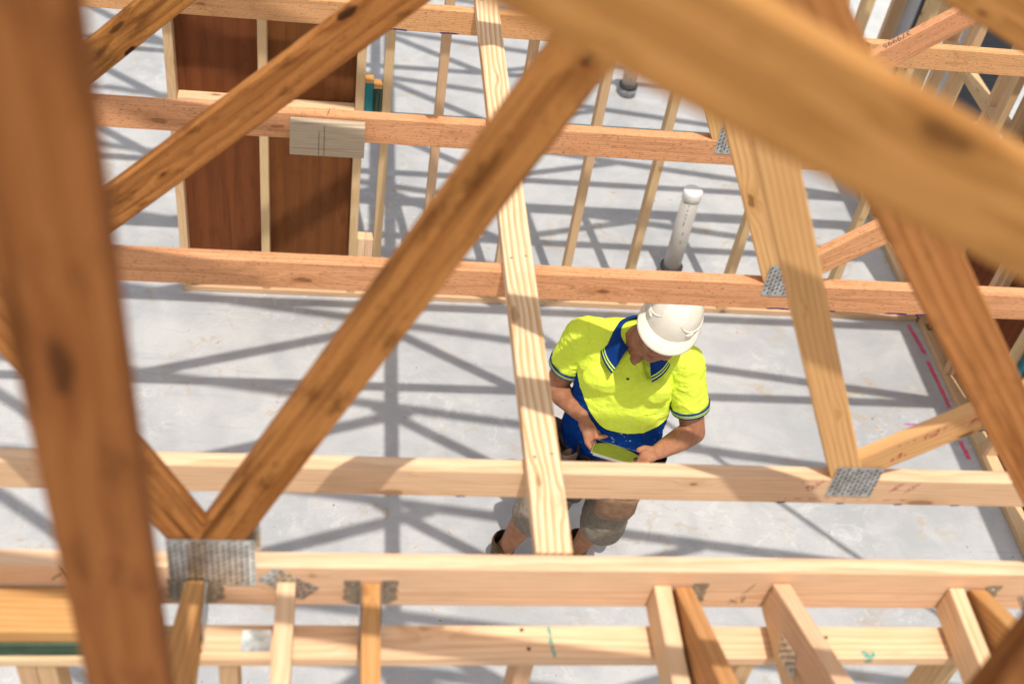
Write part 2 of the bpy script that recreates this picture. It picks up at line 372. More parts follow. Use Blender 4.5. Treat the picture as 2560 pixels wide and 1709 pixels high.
for k, nm in enumerate(farl):
    Y = 3.91 + 0.60 * k
    t = truss(Y, 'roof truss just past the top edge, the %s counted from the lens' % nm, W_RED, W_WEB)
    std_webs(t, Y, 1.05, -0.88, W_GOLD, W_WEB)

# tie plank nailed over the bottom chords
def thing_board(name, p0, p1, th, dp, mat, label, cat, up=(0, 0, 1), group=None):
    o = board(name, p0, p1, th, dp, mat, None, up); return tag(o, label, cat, group)
tie = thing_board('tie_plank', (0.415, 1.292, BT + 0.0175), (0.415, 7.6, BT + 0.0175), 0.034, 0.070, W_TIE, 'long pale plank with bold grain nailed across the truss chords', 'plank', (1, 0, 0))
tie2 = thing_board('tie_plank', (0.325, 3.95, BT + 0.0175), (0.325, 7.6, BT + 0.0175), 0.034, 0.07, W_TIE, 'second plank lapped beside the long one, past the top edge', 'plank', (1, 0, 0))
blk = thing_board('packing_block', (-0.143, 2.690, 2.553), (0.055, 2.690, 2.553), 0.034, 0.099, W_GREY, 'short pale grey timber block on the reddish chord before the brown panels', 'timber block')
# galvanised strap brace over the top chords: its thin shadow crosses the slab
sx0, sy0, sx1, sy1 = 0.9, 3.734, 3.1, 1.737
def rooftop(x): return tc_low(x) + CH / CS + 0.004
strap = thing_board('strap_brace', (sx0, sy0, rooftop(sx0)), (sx1, sy1, rooftop(sx1)), 0.030, 0.0012, STEEL, 'thin steel strap laid diagonally over the truss top chords', 'strap', up=(SL, 0, 1))

# ------------------------------------------------------------------ jack trusses hanging off the girder
JT = 2.607
def joist(x0, x1, label, mat, y0=0.72, zt=JT):
    o = bar('ceiling_joist', (x0, x1), (y0, 1.2485), (ZB, zt), mat, None, 0.003, 1)
    return tag(o, label, 'joist', 'joists and jack trusses hung on the girder')
joist(-0.089, -0.056, 'pinkish pale joist butting the girder beside a diamond plate', W_PALE)
joist(0.062, 0.096, 'golden joist with a dark knot held in a hanger', W_GOLD)
joist(0.605, 0.638, 'pale joist of the pair at the girder, left of its golden partner', W_PALE)
joist(1.195, 1.226, 'pale split-topped joist nearest the right corner post', W_PALE)
def jack(x0, x1, label, mat, ang, zt, plate=False):
    t = empty('jack_truss', ((x0 + x1) / 2, 1.24, ZB), label, 'jack truss', 'joists and jack trusses hung on the girder')
    bar('bottom_chord', (x0 + 0.0015, x1 - 0.0015), (0.72, 1.2485), (ZB, ZB + 0.062), mat, t, 0.003, 1)
    d = Vector((0, -math.cos(math.radians(ang)), math.sin(math.radians(ang)))); u = Vector((0, d.z, -d.y))
    top = Vector(((x0 + x1) / 2, 1.2485, zt)); c0 = top - u * 0.0385 + d * 0.001
    board('top_chord', c0, c0 + d * 0.56, x1 - x0, 0.077, mat, t, u)
    return t
j1 = jack(-0.248, -0.214, 'orange-streaked jack truss chord rising under the big nail plate', W_GOLD, 29, 2.611)
j5 = jack(0.646, 0.680, 'golden jack truss close against the pale joist', W_GOLD, 24, 2.604)
j6 = jack(0.834, 0.868, 'jack truss with a small nail plate on its wide left side', W_PALE, 25, 2.617)
j8 = jack(1.239, 1.273, 'golden jack truss in the right bottom corner', W_GOLD, 28, 2.603)
rm = Matrix.Translation((0.8332, 1.105, 2.597)) @ Matrix.Rotation(math.radians(90), 4, 'Z').inverted() @ Matrix.Rotation(math.radians(-28), 4, 'Y')
nail_plate(0, 0.075, 0, 0.05, 0, j6, rm)

# hangers and small plates on the girder face
def face_poly(name, pts, Y, mat, parent, th=0.0012):
    bm = bmesh.new(); a = [bm.verts.new((x, Y - th, z)) for x, z in pts]; b = [bm.verts.new((x, Y, z)) for x, z in pts]
    bm.faces.new(a); bm.faces.new(b[::-1]); n = len(pts)
    for i in range(n): bm.faces.new((a[i], b[i], b[(i + 1) % n], a[(i + 1) % n]))
    bmesh.ops.recalc_face_normals(bm, faces=bm.faces[:]); return mesh_obj(name, bm, mat, parent)
def hanger(xa, xb, parent, left=True, right=True):
    Y = 1.2495; rng = random.Random(int(xa * 1000))
    def flange(x, s):
        pts = [(x, 2.612), (x + s * 0.030, 2.612), (x + s * 0.030, 2.600), (x + s * 0.026, 2.592), (x + s * 0.031, 2.582), (x + s * 0.027, 2.570), (x + s * 0.032, 2.556), (x + s * 0.014, 2.540), (x, 2.536)]
        o = face_poly('joist_hanger', pts, Y, ZINC_BROWN, parent)
        for k in range(5):
            bm = lathe_bm([(0.0028, 0), (0.0022, 0.0016)], 8)
            mesh_obj('nail_head', bm, STEEL, o, Matrix.Translation((x + s * (0.007 + 0.015 * rng.random()), Y - 0.0012, 2.548 + 0.013 * k)) @ Matrix.Rotation(math.pi / 2, 4, 'X'))
        bar('hanger_cheek', (x - 0.0006, x + 0.0006), (1.165, 1.248), (2.520, 2.606), STEEL, o, 0, 1)
    if left: flange(xa - 0.002, -1)
    if right: flange(xb + 0.002, 1)
hanger(-0.248, -0.214, tg); hanger(0.062, 0.096, tg); hanger(0.605, 0.680, tg, False); hanger(1.195, 1.273, tg, False)
rp = Matrix.Translation((-0.068, 1.2487, 2.600)) @ Matrix.Rotation(math.radians(38), 4, 'Y')
nail_plate(-0.05, 0.05, 0, 0.048, 1.25, tg, rp)
rp = Matrix.Translation((1.41, 1.2487, 2.583)) @ Matrix.Rotation(math.radians(-38), 4, 'Y')
nail_plate(-0.05, 0.05, 0, 0.055, 1.25, tg, rp)

# ------------------------------------------------------------------ walls
def wall_root(name, loc, label): return empty(name, loc, label, 'stud wall')
# near wall under the girder
wn = wall_root('stud_wall', (0.4, 1.18, 0), 'near stud wall whose pale top plate crosses the bottom of the picture')
bar('top_plate', (-0.262, 1.9), (1.145, 1.215), (2.494, 2.521), W_PALE, wn)
bar('top_plate', (-3.4, -0.268), (1.145, 1.215), (2.494, 2.519), W_PALE, wn)
for x in (-0.533, -0.499, -0.187, 0.352, 0.78, 1.2, 1.6):
    bar('stud', (x, x + 0.033), (1.149, 1.211), (0.03, 2.4935), W_STUD, wn, 0.003, 2)
bar('bottom_plate', (-3.4, 1.9), (1.147, 1.213), (0.001, 0.0295), W_STUD, wn)
off1 = tag(bar('packing_board', (-1.6, -0.29), (1.155, 1.244), (2.556, 2.5895), W_GOLD, None), 'orange board lying along the girder by the left edge', 'board')
off2 = tag(bar('packing_board', (-1.6, -0.285), (1.150, 1.215), (2.5215, 2.5555), W_GREEN, None), 'green treated board under the orange one, on the wall plate', 'board')

# wall with the brown panels
wa = wall_root('stud_wall', (1.3, 4.88, 0), 'stud wall behind the worker with two brown panelled bays')
Y1, Y2 = 4.842, 4.912; SW = 0.042
bar('bottom_plate', (-0.815, 3.328), (Y1, Y2), (0.001, 0.034), W_STUD, wa)
bar('top_plate', (-0.815, 3.328), (Y1, Y2), (2.455, 2.49), W_STUD, wa)
bar('top_plate', (-0.815, 3.328), (Y1, Y2), (2.4905, 2.525), W_STUD, wa)
studx = [-0.815, -0.402, 0.046, 0.172, 0.424, 0.83, 1.20, 1.556, 2.12, 2.73, 3.24]
for x in studx: bar('stud', (x, x + SW), (Y1 + 0.002, Y2 - 0.002), (0.0345, 2.4545), W_STUD, wa, 0.003, 2)
for x0, x1, z in ((-0.772, -0.403, 1.175), (-0.359, 0.045, 1.165)):
    bar('nogging', (x0, x1), (Y1 + 0.004, Y2 - 0.003), (z, z + 0.034), W_PALE, wa)
for x0, x1 in ((-0.808, -0.384), (-0.379, 0.075)):
    bar('plywood_panel', (x0, x1), (Y2 + 0.0005, Y2 + 0.012), (0.01, 2.45), W_PLY, wa, 0.001, 2)
for x0, x1, z0, z1, m in ((0.0885, 0.1275, 1.10, 1.352, W_TEAL), (0.1285, 0.170, 1.10, 1.325, W_GREEN), (0.0885, 0.129, 0.12, 0.412, W_PALE), (0.1295, 0.1705, 0.12, 0.41, W_PALE)):
    bar('blocking', (x0, x1), (Y1 + 0.004, Y2 - 0.004), (z0, z1), m, wa, 0.003, 2)
    if m is not W_PALE: bar('block_end', (x0, x1), (Y1 + 0.004, Y2 - 0.004), (z1 + 0.0005, z1 + 0.014), W_GOLD, wa, 0.002)
# low plate of the next wall
wb = wall_root('stud_wall', (1.3, 6.68, 0), 'teal-primed wall plate laid on the slab far behind the panelled wall')
bar('bottom_plate', (0.2, 3.328), (6.545, 6.60), (0.001, 0.030), W_TEAL, wb)

# right-hand outer wall
wr = wall_root('stud_wall', (3.37, 4.5, 0), 'right-hand outer wall with brown bracing sheet and dark window frames')
X1, X2 = 3.332, 3.422
bar('bottom_plate', (X1, X2), (0.6, 9.5), (0.001, 0.036), W_STUD, wr, 0.003, 1)
bar('top_plate', (X1, X2), (0.6, 9.5), (2.45, 2.487), W_STUD, wr, 0.003, 1)
bar('top_plate', (X1, X2), (0.6, 9.5), (2.4875, 2.526), W_STUD, wr, 0.003, 1)
ys = [1.4, 2.0, 2.6, 3.2, 3.80, 3.98, 4.375, 4.845, 5.12, 5.575, 5.78, 6.14, 6.55, 6.96, 7.33, 7.9, 8.5]
for y in ys: bar('stud', (X1 + 0.002, X2 - 0.002), (y, y + 0.042), (0.0365, 2.4495), W_STUD, wr, 0.003, 2)
for i, (ya, yb) in enumerate(zip(ys, ys[1:])):
    if yb - ya < 0.1 or 3.9 < ya < 4.3 or 5.7 < ya < 6.6: continue
    z = 1.235 + (0.02 if i % 2 else 0)
    bar('nogging', (X1 + 0.004, X2 - 0.004), (ya + 0.0425, yb - 0.0005), (z, z + 0.04), W_STUD, wr, 0.003, 1)
bar('bracing_sheet', (X2 + 0.0005, X2 + 0.012), (4.05, 4.97), (0.008, 2.45), W_PLY, wr, 0.001, 2)
DARK = plain('charcoal_aluminium', (0.035, 0.037, 0.04), 0.4, 0.5, 0.3); GREYB = plain('grey_foil_board', (0.42, 0.43, 0.45), 0.4, 0.4, 0.2, 0.05, 10)
TEALE = plain('teal_edge_film', (0.03, 0.15, 0.18), 0.5, 0.4)
wf = mesh_obj('window_frame', box_bm(0.05, 0.022, 2.40, 0.002), DARK, wr, Matrix.Translation((X2 - 0.03, 6.285, 1.24)))
mesh_obj('window_frame', box_bm(0.05, 0.03, 2.40, 0.002), DARK, wr, Matrix.Translation((X2 - 0.03, 5.845, 1.24)))
mesh_obj('grey_board', box_bm(0.012, 0.235, 2.40, 0.001), GREYB, wr, Matrix.Translation((X2 - 0.008, 6.42, 1.24)))
mesh_obj('grey_board', box_bm(0.05, 0.05, 2.40, 0.003), GREYB, wr, Matrix.Translation((X2 - 0.035, 5.68, 1.24)))
for y in (3.972,): mesh_obj('edge_film', box_bm(0.05, 0.006, 2.40, 0.001), TEALE, wr, Matrix.Translation((X2 - 0.02, y, 1.24)))
# anchor bracket in the corner of the plate
ab = mesh_obj('anchor_washer', box_bm(0.05, 0.05, 0.003, 0.001), plain('brass_zinc', (0.35, 0.25, 0.08), 0.4, 0.5, 0.6, 0.3, 80), wr, Matrix.Translation((3.377, 4.76, 0.038)))
mesh_obj('anchor_bolt', lathe_bm([(0.009, 0), (0.009, 0.008), (0.006, 0.009), (0.006, 0.022)], 6), STEEL, ab, Matrix.Translation((3.377, 4.76, 0.040)))

# ------------------------------------------------------------------ drain pipes
PVC = plain('shade_dimmed_pvc', (0.47, 0.445, 0.405), 0.38, 0.45, 0, 0.06, 9); CAPM = plain('white_cap', (0.80, 0.79, 0.76), 0.4, 0.45)  # truss shade is put into the pipe colour; the cap stays white
COLR = plain('grey_pvc_collar', (0.27, 0.27, 0.27), 0.6, 0.3, 0, 0.25, 40); TAPE = plain('dark_tape', (0.035, 0.035, 0.037), 0.6, 0.3, 0, 0.3, 60)
def drain(x, y, h, label):
    t = empty('drain_pipe', (x, y, 0), label, 'pipe', 'capped drain pipes standing out of the slab')
    wm = Matrix.Translation((x, y, 0)); r = 0.050
    p = mesh_obj('pipe', lathe_bm([(r, 0.002), (r, h - 0.04)], 40), PVC, t, wm, True)
    for m in (p,):
        for f in m.data.polygons: f.use_smooth = abs(f.normal.z) < 0.5
    c = mesh_obj('cap', lathe_bm([(r + 0.001, h - 0.055), (r + 0.0035, h - 0.052), (r + 0.0035, h - 0.004), (r + 0.001, h)], 40), CAPM, t, wm)
    for f in c.data.polygons: f.use_smooth = abs(f.normal.z) < 0.5
    c = mesh_obj('collar', lathe_bm([(r + 0.012, 0.001), (r + 0.013, 0.06), (r + 0.006, 0.066)], 40), COLR, t, wm)
    for f in c.data.polygons: f.use_smooth = abs(f.normal.z) < 0.5
    mesh_obj('tape_ring', lathe_bm([(r + 0.010, 0.0665), (r + 0.016, 0.070), (r + 0.016, 0.084), (r + 0.003, 0.090)], 40), TAPE, t, wm, True)
    for k, (z, l) in enumerate(((h - .07, .008), (h - .10, .010), (h - .13, .014), (h - .155, .012), (h - .185, .03), (h - .26, .02), (h - .32, .02))):
        an = math.radians(250 if k < 5 else 262)
        mesh_obj('print_mark', box_bm(0.004, 0.0008, l, 0), INK, p, wm @ Matrix.Rotation(an, 4, 'Z') @ Matrix.Translation((r, 0, z - l / 2)) @ Matrix.Rotation(math.pi / 2, 4, 'Z'))
    return t
drain(1.90, 5.145, 0.625, 'tall white capped drain pipe behind the panelled wall line')
drain(1.93, 7.05, 0.42, 'shorter grey-taped drain pipe farther back beside the plank end')

# ------------------------------------------------------------------ the worker
U = Vector((0.968, -0.25, 0)); F = Vector((-0.25, -0.968, 0)); UPV = Vector((0, 0, 1))
def tmp_mesh(bm):
    me = bpy.data.meshes.new('tmp'); bm.to_mesh(me); bm.free(); return me
def ball(bm, c, r, axes=None, seg=2):
    m = Matrix.Translation(c)
    if isinstance(r, (int, float)): r = (r, r, r)
    R3 = Matrix.Identity(4)
    if axes:
        for i in range(3):
            for j in range(3): R3[i][j] = axes[j][i]
    m = m @ R3 @ Matrix.Diagonal((r[0], r[1], r[2], 1))
    bmesh.ops.create_icosphere(bm, subdivisions=seg + 1, radius=1.0, matrix=m)
def limb(bm, pts, seg=14):
    """chain of (point, radius): a tapered tube with ball joints"""
    pts = [(Vector(p), r) for p, r in pts]
    for p, r in pts: ball(bm, p, r, seg=1 if r < 0.02 else 2)
    for (p, r), (q, s) in zip(pts, pts[1:]):
        d = q - p; L = d.length
        m = Matrix.Translation((p + q) / 2) @ d.to_track_quat('Z', 'Y').to_matrix().to_4x4()
        bmesh.ops.create_cone(bm, cap_ends=True, segments=seg, radius1=r, radius2=s, depth=L, matrix=m)
def loft(bm, rings, n=36, power=2.3, u=U, f=F):
    """rings: (centre, half width, half depth); closed body of super-ellipses"""
    vs = []
    for c, a, b in rings:
        c = Vector(c); row = []
        for k in range(n):
            t = 2 * math.pi * k / n; ct, st = math.cos(t), math.sin(t)
            row.append(bm.verts.new(c + u * (a * math.copysign(abs(ct) ** (2 / power), ct)) + f * (b * math.copysign(abs(st) ** (2 / power), st))))
        vs.append(row)
    for a, b in zip(vs, vs[1:]):
        for k in range(n): bm.faces.new((a[k], a[(k + 1) % n], b[(k + 1) % n], b[k]))
    bm.faces.new(vs[0][::-1]); bm.faces.new(vs[-1])
def remesh(name, bm, mat, voxel, parent, smooth=4, wrinkle=0.0, wscale=9.0, seed=0.0, wfun=None):
    bmesh.ops.recalc_face_normals(bm, faces=bm.faces[:])
    me = tmp_mesh(bm); o = bpy.data.objects.new('tmp', me); COL.objects.link(o)
    m = o.modifiers.new('r', 'REMESH'); m.mode = 'VOXEL'; m.voxel_size = voxel
    s = o.modifiers.new('s', 'SMOOTH'); s.iterations = smooth; s.factor = 0.5
    dg = bpy.context.evaluated_depsgraph_get(); me2 = bpy.data.meshes.new_from_object(o.evaluated_get(dg))
    bpy.data.objects.remove(o); bpy.data.meshes.remove(me)
    me2.name = name; me2.materials.clear(); me2.materials.append(mat)
    if wrinkle:
        nrm = [v.normal.copy() for v in me2.vertices]
        for v, nn in zip(me2.vertices, nrm):
            p = v.co
            a = noise.noise(Vector((p.x * wscale + seed, p.y * wscale, p.z * wscale * 0.8)))
            b = 1 - abs(noise.noise(Vector((p.x * wscale * 1.3 + 5 + seed, p.y * wscale * 1.3, p.z * wscale * 2.2)))) * 2.6
            amp = wfun(p) if wfun else 1.0
            v.co = p + nn * (wrinkle * amp * (a * 0.8 + max(0, b) * 0.8))
    for p in me2.polygons: p.use_smooth = True
    return mesh_obj(name, None, None, parent, me=me2)

def skin_mat():
    q = N('skin'); p = coords(q); v = q.noise(p, 25, 4, 0.6); f = q.noise(p, 320, 2)
    c = q.mix(q.ramp(v, 0.3, 0.7), (0.33, 0.135, 0.066), (0.44, 0.205, 0.112)); c = q.mix(q.math('MULTIPLY', q.ramp(f, 0.5, 0.75), 0.25), c, (0.30, 0.12, 0.06))
    q.bump(q.math('ADD', f, v), 0.25, 0.002); q.out(c, 0.6, 0.22); q.b.inputs['Subsurface Weight'].default_value = 0.08; q.b.inputs['Subsurface Radius'].default_value = (0.01, 0.004, 0.002); return q.m
SKIN = skin_mat()
YEL, BLU, NAVY = (0.78, 0.93, 0.085), (0.003, 0.040, 0.21), (0.004, 0.015, 0.07)
def cloth_mat(name, two_tone):
    q = N(name); p = q.n('ShaderNodeNewGeometry').outputs['Position']; weave = q.noise(p, 700, 1)
    col = q.mix(q.math('MULTIPLY', weave, 0.25), YEL, (0.68, 0.82, 0.06))
    if two_tone:
        s = q.n('ShaderNodeSeparateXYZ'); q.l(p, s.inputs[0])
        a = q.math('ADD', q.math('MULTIPLY', q.math('SUBTRACT', s.outputs[0], 1.10), 0.968), q.math('MULTIPLY', q.math('SUBTRACT', s.outputs[1], 3.1), -0.25))
        neg = q.math('MAXIMUM', q.math('MULTIPLY', a, -1.0), 0.0); pos = q.math('MAXIMUM', a, 0.0)
        zb = q.math('ADD', 1.072, q.math('ADD', q.math('MULTIPLY', q.math('MULTIPLY', neg, neg), 4.6), q.math('MULTIPLY', q.math('MULTIPLY', pos, pos), 1.3)))
        dz = q.math('SUBTRACT', s.outputs[2], zb)
        col = q.mix(q.ramp(dz, 0.003, 0.0045), NAVY, col)
        col = q.mix(q.ramp(dz, -0.0015, 0.0), BLU, col)
        sp = q.math('MULTIPLY', q.ramp(q.noise(q.vmath('MULTIPLY', p, (1, 1, 2.2)), 55, 4, 0.6), 0.63, 0.66), q.ramp(q.noise(p, 9, 2), 0.48, 0.58))
        near = q.math('SUBTRACT', 1.0, q.ramp(q.math('ABSOLUTE', q.math('ADD', dz, 0.02)), 0.02, 0.16))
        col = q.mix(q.math('MULTIPLY', sp, near), col, (0.75, 0.76, 0.72))
    wr = q.noise(q.vmath('MULTIPLY', p, (1, 1, 1.6)), 22, 3, 0.5, 0.6)
    fold = q.noise(q.vmath('MULTIPLY', p, (30, 30, 9)), 1.0, 2, 0.5, 1.2)
    q.bump(q.math('ADD', q.math('ADD', wr, q.math('MULTIPLY', fold, 0.7)), q.math('MULTIPLY', weave, 0.06)), 0.55, 0.014)
    return q.out(col, 0.9, 0.05)
SHIRT = cloth_mat('two_tone_work_shirt', True); SLEEVE = cloth_mat('hi_vis_sleeve', False)
SHORTS = plain('khaki_grey_cotton', (0.225, 0.185, 0.14), 0.85, 0.15, 0, 0.15, 60, 0.2)
LEATHER = plain('dark_leather', (0.05, 0.028, 0.018), 0.55, 0.35, 0, 0.4, 25, 0.3); TANL = plain('tan_leather', (0.24, 0.135, 0.075), 0.6, 0.3, 0, 0.25, 25, 0.3)
BOOT = plain('brown_boot_leather', (0.10, 0.055, 0.022), 0.6, 0.3, 0, 0.35, 30, 0.3); HAIR = plain('short_brown_hair', (0.06, 0.035, 0.02), 0.7, 0.2, 0, 0.3, 200)
def hat_mat():
    q = N('white_hard_hat_shell'); p = coords(q); v = q.noise(p, 14, 4, 0.6); sc = q.noise(q.vmath('MULTIPLY', p, (1, 1, 1)), 130, 3, 0.7, 1.5)
    c = q.mix(q.ramp(v, 0.35, 0.7), (0.74, 0.68, 0.55), (0.79, 0.75, 0.65)); c = q.mix(q.math('MULTIPLY', q.ramp(sc, 0.66, 0.72), q.ramp(v, 0.5, 0.6)), c, (0.22, 0.18, 0.13))
    return q.out(c, 0.36, 0.4)
HAT = hat_mat()

man = empty('person', (0.98, 3.08, 0), 'worker in yellow and blue shirt and white hard hat looking down at tablet', 'person')
# --- head frame: bowed forward and turned a little to his right
HY = math.radians(-28); TILT = math.radians(2); ROLL = math.radians(-11)
hf0 = Vector((math.sin(HY), -math.cos(HY), 0)); hu = Vector((math.cos(HY), math.sin(HY), 0))
hf = hf0 * math.cos(TILT) - UPV * math.sin(TILT); hz = UPV * math.cos(TILT) + hf0 * math.sin(TILT)
Rr = Matrix.Rotation(ROLL, 3, hf); hu = Rr @ hu; hz = Rr @ hz
HC = Vector((1.152, 3.002, 1.60))
def H(a, b, c): return HC + hu * a + hf * b + hz * c
AX = (hu, hf, hz)

# --- skin: head, neck, torso core, arms with hands, legs as one surface
bm = bmesh.new()
ball(bm, H(0, -0.012, 0.03), (0.076, 0.096, 0.092), AX); ball(bm, H(0, 0.018, -0.03), (0.064, 0.074, 0.085), AX)
ball(bm, H(0, 0.055, -0.092), (0.030, 0.026, 0.024), AX); ball(bm, H(0, 0.03, -0.085), (0.048, 0.045, 0.032), AX)
for s in (-1, 1):
    ball(bm, H(s * 0.036, 0.062, -0.022), (0.022, 0.018, 0.016), AX); ball(bm, H(s * 0.032, 0.076, 0.022), (0.024, 0.012, 0.008), AX)
    ball(bm, H(s * 0.077, -0.01, -0.01), (0.010, 0.020, 0.033), AX); ball(bm, H(s * 0.046, 0.035, -0.062), (0.024, 0.028, 0.03), AX)
    ball(bm, H(s * 0.013, 0.088, -0.032), (0.009, 0.011, 0.008), AX)
limb(bm, [(H(0, 0.083, 0.018), 0.008), (H(0, 0.103, -0.026), 0.0115)]); ball(bm, H(0, 0.098, -0.030), (0.014, 0.012, 0.010), AX)
limb(bm, [(H(-0.021, 0.077, -0.062), 0.005), (H(0, 0.085, -0.060), 0.0065), (H(0.021, 0.077, -0.062), 0.005)])
limb(bm, [(H(-0.017, 0.076, -0.073), 0.005), (H(0, 0.083, -0.074), 0.007), (H(0.017, 0.076, -0.073), 0.005)])
limb(bm, [(H(0, -0.025, -0.03), 0.058), ((1.113, 3.10, 1.45), 0.062), ((1.105, 3.135, 1.36), 0.08)])
loft(bm, [((1.085, 3.095, 0.84), .13, .08), ((1.09, 3.095, 1.0), .155, .085), ((1.10, 3.12, 1.25), .165, .09), ((1.105, 3.14, 1.37), .15, .085), ((1.108, 3.13, 1.43), .07, .06)])
ball(bm, (1.100, 3.069, 1.398), (0.028, 0.033, 0.048), (U, F, UPV))
# right arm (left in the picture) and left arm
HS = Vector((-0.019, -0.051, 0.06))
RS, RE, RW = Vector((0.925, 3.195, 1.365)), Vector((0.860, 3.215, 1.065)), Vector((0.958, 3.086, 1.043)) + HS
LS, LE, LW = Vector((1.300, 3.085, 1.350)), Vector((1.388, 3.005, 1.055)), Vector((1.232, 2.924, 1.024)) + HS
limb(bm, [(RS, .062), (RS.lerp(RE, .5), .054), (RE, .046), (RE.lerp(RW, .32), .047), (RE.lerp(RW, .75), .036), (RW, .0285)], 18)
limb(bm, [(LS, .062), (LS.lerp(LE, .5), .054), (LE, .047), (LE.lerp(LW, .32), .048), (LE.lerp(LW, .75), .037), (LW, .0285)], 18)
# right hand: palm, four fingers curled under the tablet, thumb on its corner
ball(bm, HS + Vector((0.972, 3.050, 1.030)), (0.040, 0.026, 0.030), (Vector((.3, -.9, -.3)).normalized(), Vector((.95, .3, 0)).normalized(), UPV))
ball(bm, HS + Vector((0.986, 3.022, 1.014)), (0.036, 0.028, 0.020), (Vector((.3, -.9, -.3)).normalized(), Vector((.95, .3, 0)).normalized(), UPV))
limb(bm, [(HS + Vector(p_), r_) for p_, r_ in [((0.990, 3.046, 1.034), .014), ((1.004, 3.020, 1.028), .0115), ((1.009, 2.996, 1.019), .0095)]])
limb(bm, [(HS + Vector(p_), r_) for p_, r_ in [((0.974, 3.010, 1.008), .0125), ((0.976, 2.986, 0.998), .0105), ((0.994, 2.966, 0.984), .0088)]])
limb(bm, [(HS + Vector(p_), r_) for p_, r_ in [((0.988, 3.006, 0.998), .012), ((1.004, 2.990, 0.976), .0102), ((1.036, 2.992, 0.970), .0085)]])
limb(bm, [(HS + Vector(p_), r_) for p_, r_ in [((1.000, 3.026, 0.998), .0118), ((1.030, 3.024, 0.985), .0100), ((1.063, 3.036, 0.984), .0085)]])
limb(bm, [(HS + Vector(p_), r_) for p_, r_ in [((0.998, 3.040, 1.006), .0110), ((1.026, 3.044, 0.998), .0092), ((1.056, 3.056, 0.997), .0078)]])
# left hand
ball(bm, HS + Vector((1.203, 2.914, 1.016)), (0.040, 0.030, 0.022), (Vector((-.95, -.25, -.1)).normalized(), Vector((.25, -.95, 0)).normalized(), UPV))
limb(bm, [(HS + Vector(p_), r_) for p_, r_ in [((1.208, 2.930, 1.030), .0155), ((1.184, 2.932, 1.036), .0128), ((1.160, 2.924, 1.034), .0105)]])
for k in range(4):
    dy = -0.016 * k; dz = 0.006 * k
    limb(bm, [(HS + Vector(p_), r_) for p_, r_ in [((1.186, 2.926 + dy, 1.004 + dz), .0118), ((1.158, 2.930 + dy, 0.990 + dz), .0100), ((1.130 + .004 * k, 2.936 + dy, 0.991 + dz), .0084)]])
# legs
RK, RA = Vector((0.838, 3.01, 0.49)), Vector((0.766, 3.13, 0.09)); LK, LA = Vector((1.130, 2.985, 0.475)), Vector((1.103, 3.145, 0.09))
for hip, kn, an in (((1.0, 3.10, 0.84), RK, RA), ((1.165, 3.07, 0.84), LK, LA)):
    limb(bm, [(hip, .088), (kn, .058), (kn.lerp(an, .3) + Vector((0, .022, 0)), .056), (kn.lerp(an, .8), .038), (an, .040)], 18)
body = remesh('body', bm, SKIN, 0.0040, man, 2)
# lips and shaved chin are coloured by their place on the face
def face_tint():
    t_ = SKIN.node_tree; b_ = t_.nodes['Principled BSDF']; src = b_.inputs['Base Color'].links[0].from_socket; g_ = t_.nodes.new('ShaderNodeNewGeometry')
    for c_, r0, r1, col, k_ in ((H(0, 0.083, -0.067), 0.010, 0.021, (0.27, 0.065, 0.045, 1), 0.75), (H(0, 0.06, -0.085), 0.02, 0.065, (0.22, 0.115, 0.075, 1), 0.40)):
        d_ = t_.nodes.new('ShaderNodeVectorMath'); d_.operation = 'DISTANCE'; t_.links.new(g_.outputs['Position'], d_.inputs[0]); d_.inputs[1].default_value = c_
        m_ = t_.nodes.new('ShaderNodeMapRange'); t_.links.new(d_.outputs['Value'], m_.inputs[0]); m_.inputs[1].default_value = r0; m_.inputs[2].default_value = r1; m_.inputs[3].default_value = k_; m_.inputs[4].default_value = 0
        x_ = t_.nodes.new('ShaderNodeMix'); x_.data_type = 'RGBA'; t_.links.new(m_.outputs[0], x_.inputs[0]); t_.links.new(src, x_.inputs[6]); x_.inputs[7].default_value = col; src = x_.outputs[2]
    t_.links.new(src, b_.inputs['Base Color'])
face_tint()
EYE = plain('eye_white', (0.65, 0.62, 0.58), 0.25, 0.5); IRIS = plain('brown_iris', (0.04, 0.022, 0.012), 0.2, 0.5)
for s in (-1, 1):
    e_ = bmesh.new(); ball(e_, H(s * 0.031, 0.0765, 0.003), 0.0115); eo = mesh_obj('eye', e_, EYE, man, smooth=True)
    e_ = bmesh.new(); ball(e_, H(s * 0.030, 0.0845, -0.0005), 0.0052); mesh_obj('iris', e_, IRIS, eo, smooth=True)
    e_ = bmesh.new(); limb(e_, [(H(s * 0.016, 0.090, 0.020), 0.003), (H(s * 0.034, 0.088, 0.026), 0.0038), (H(s * 0.050, 0.076, 0.022), 0.0025)], 8); mesh_obj('eyebrow', e_, HAIR, man, smooth=True)

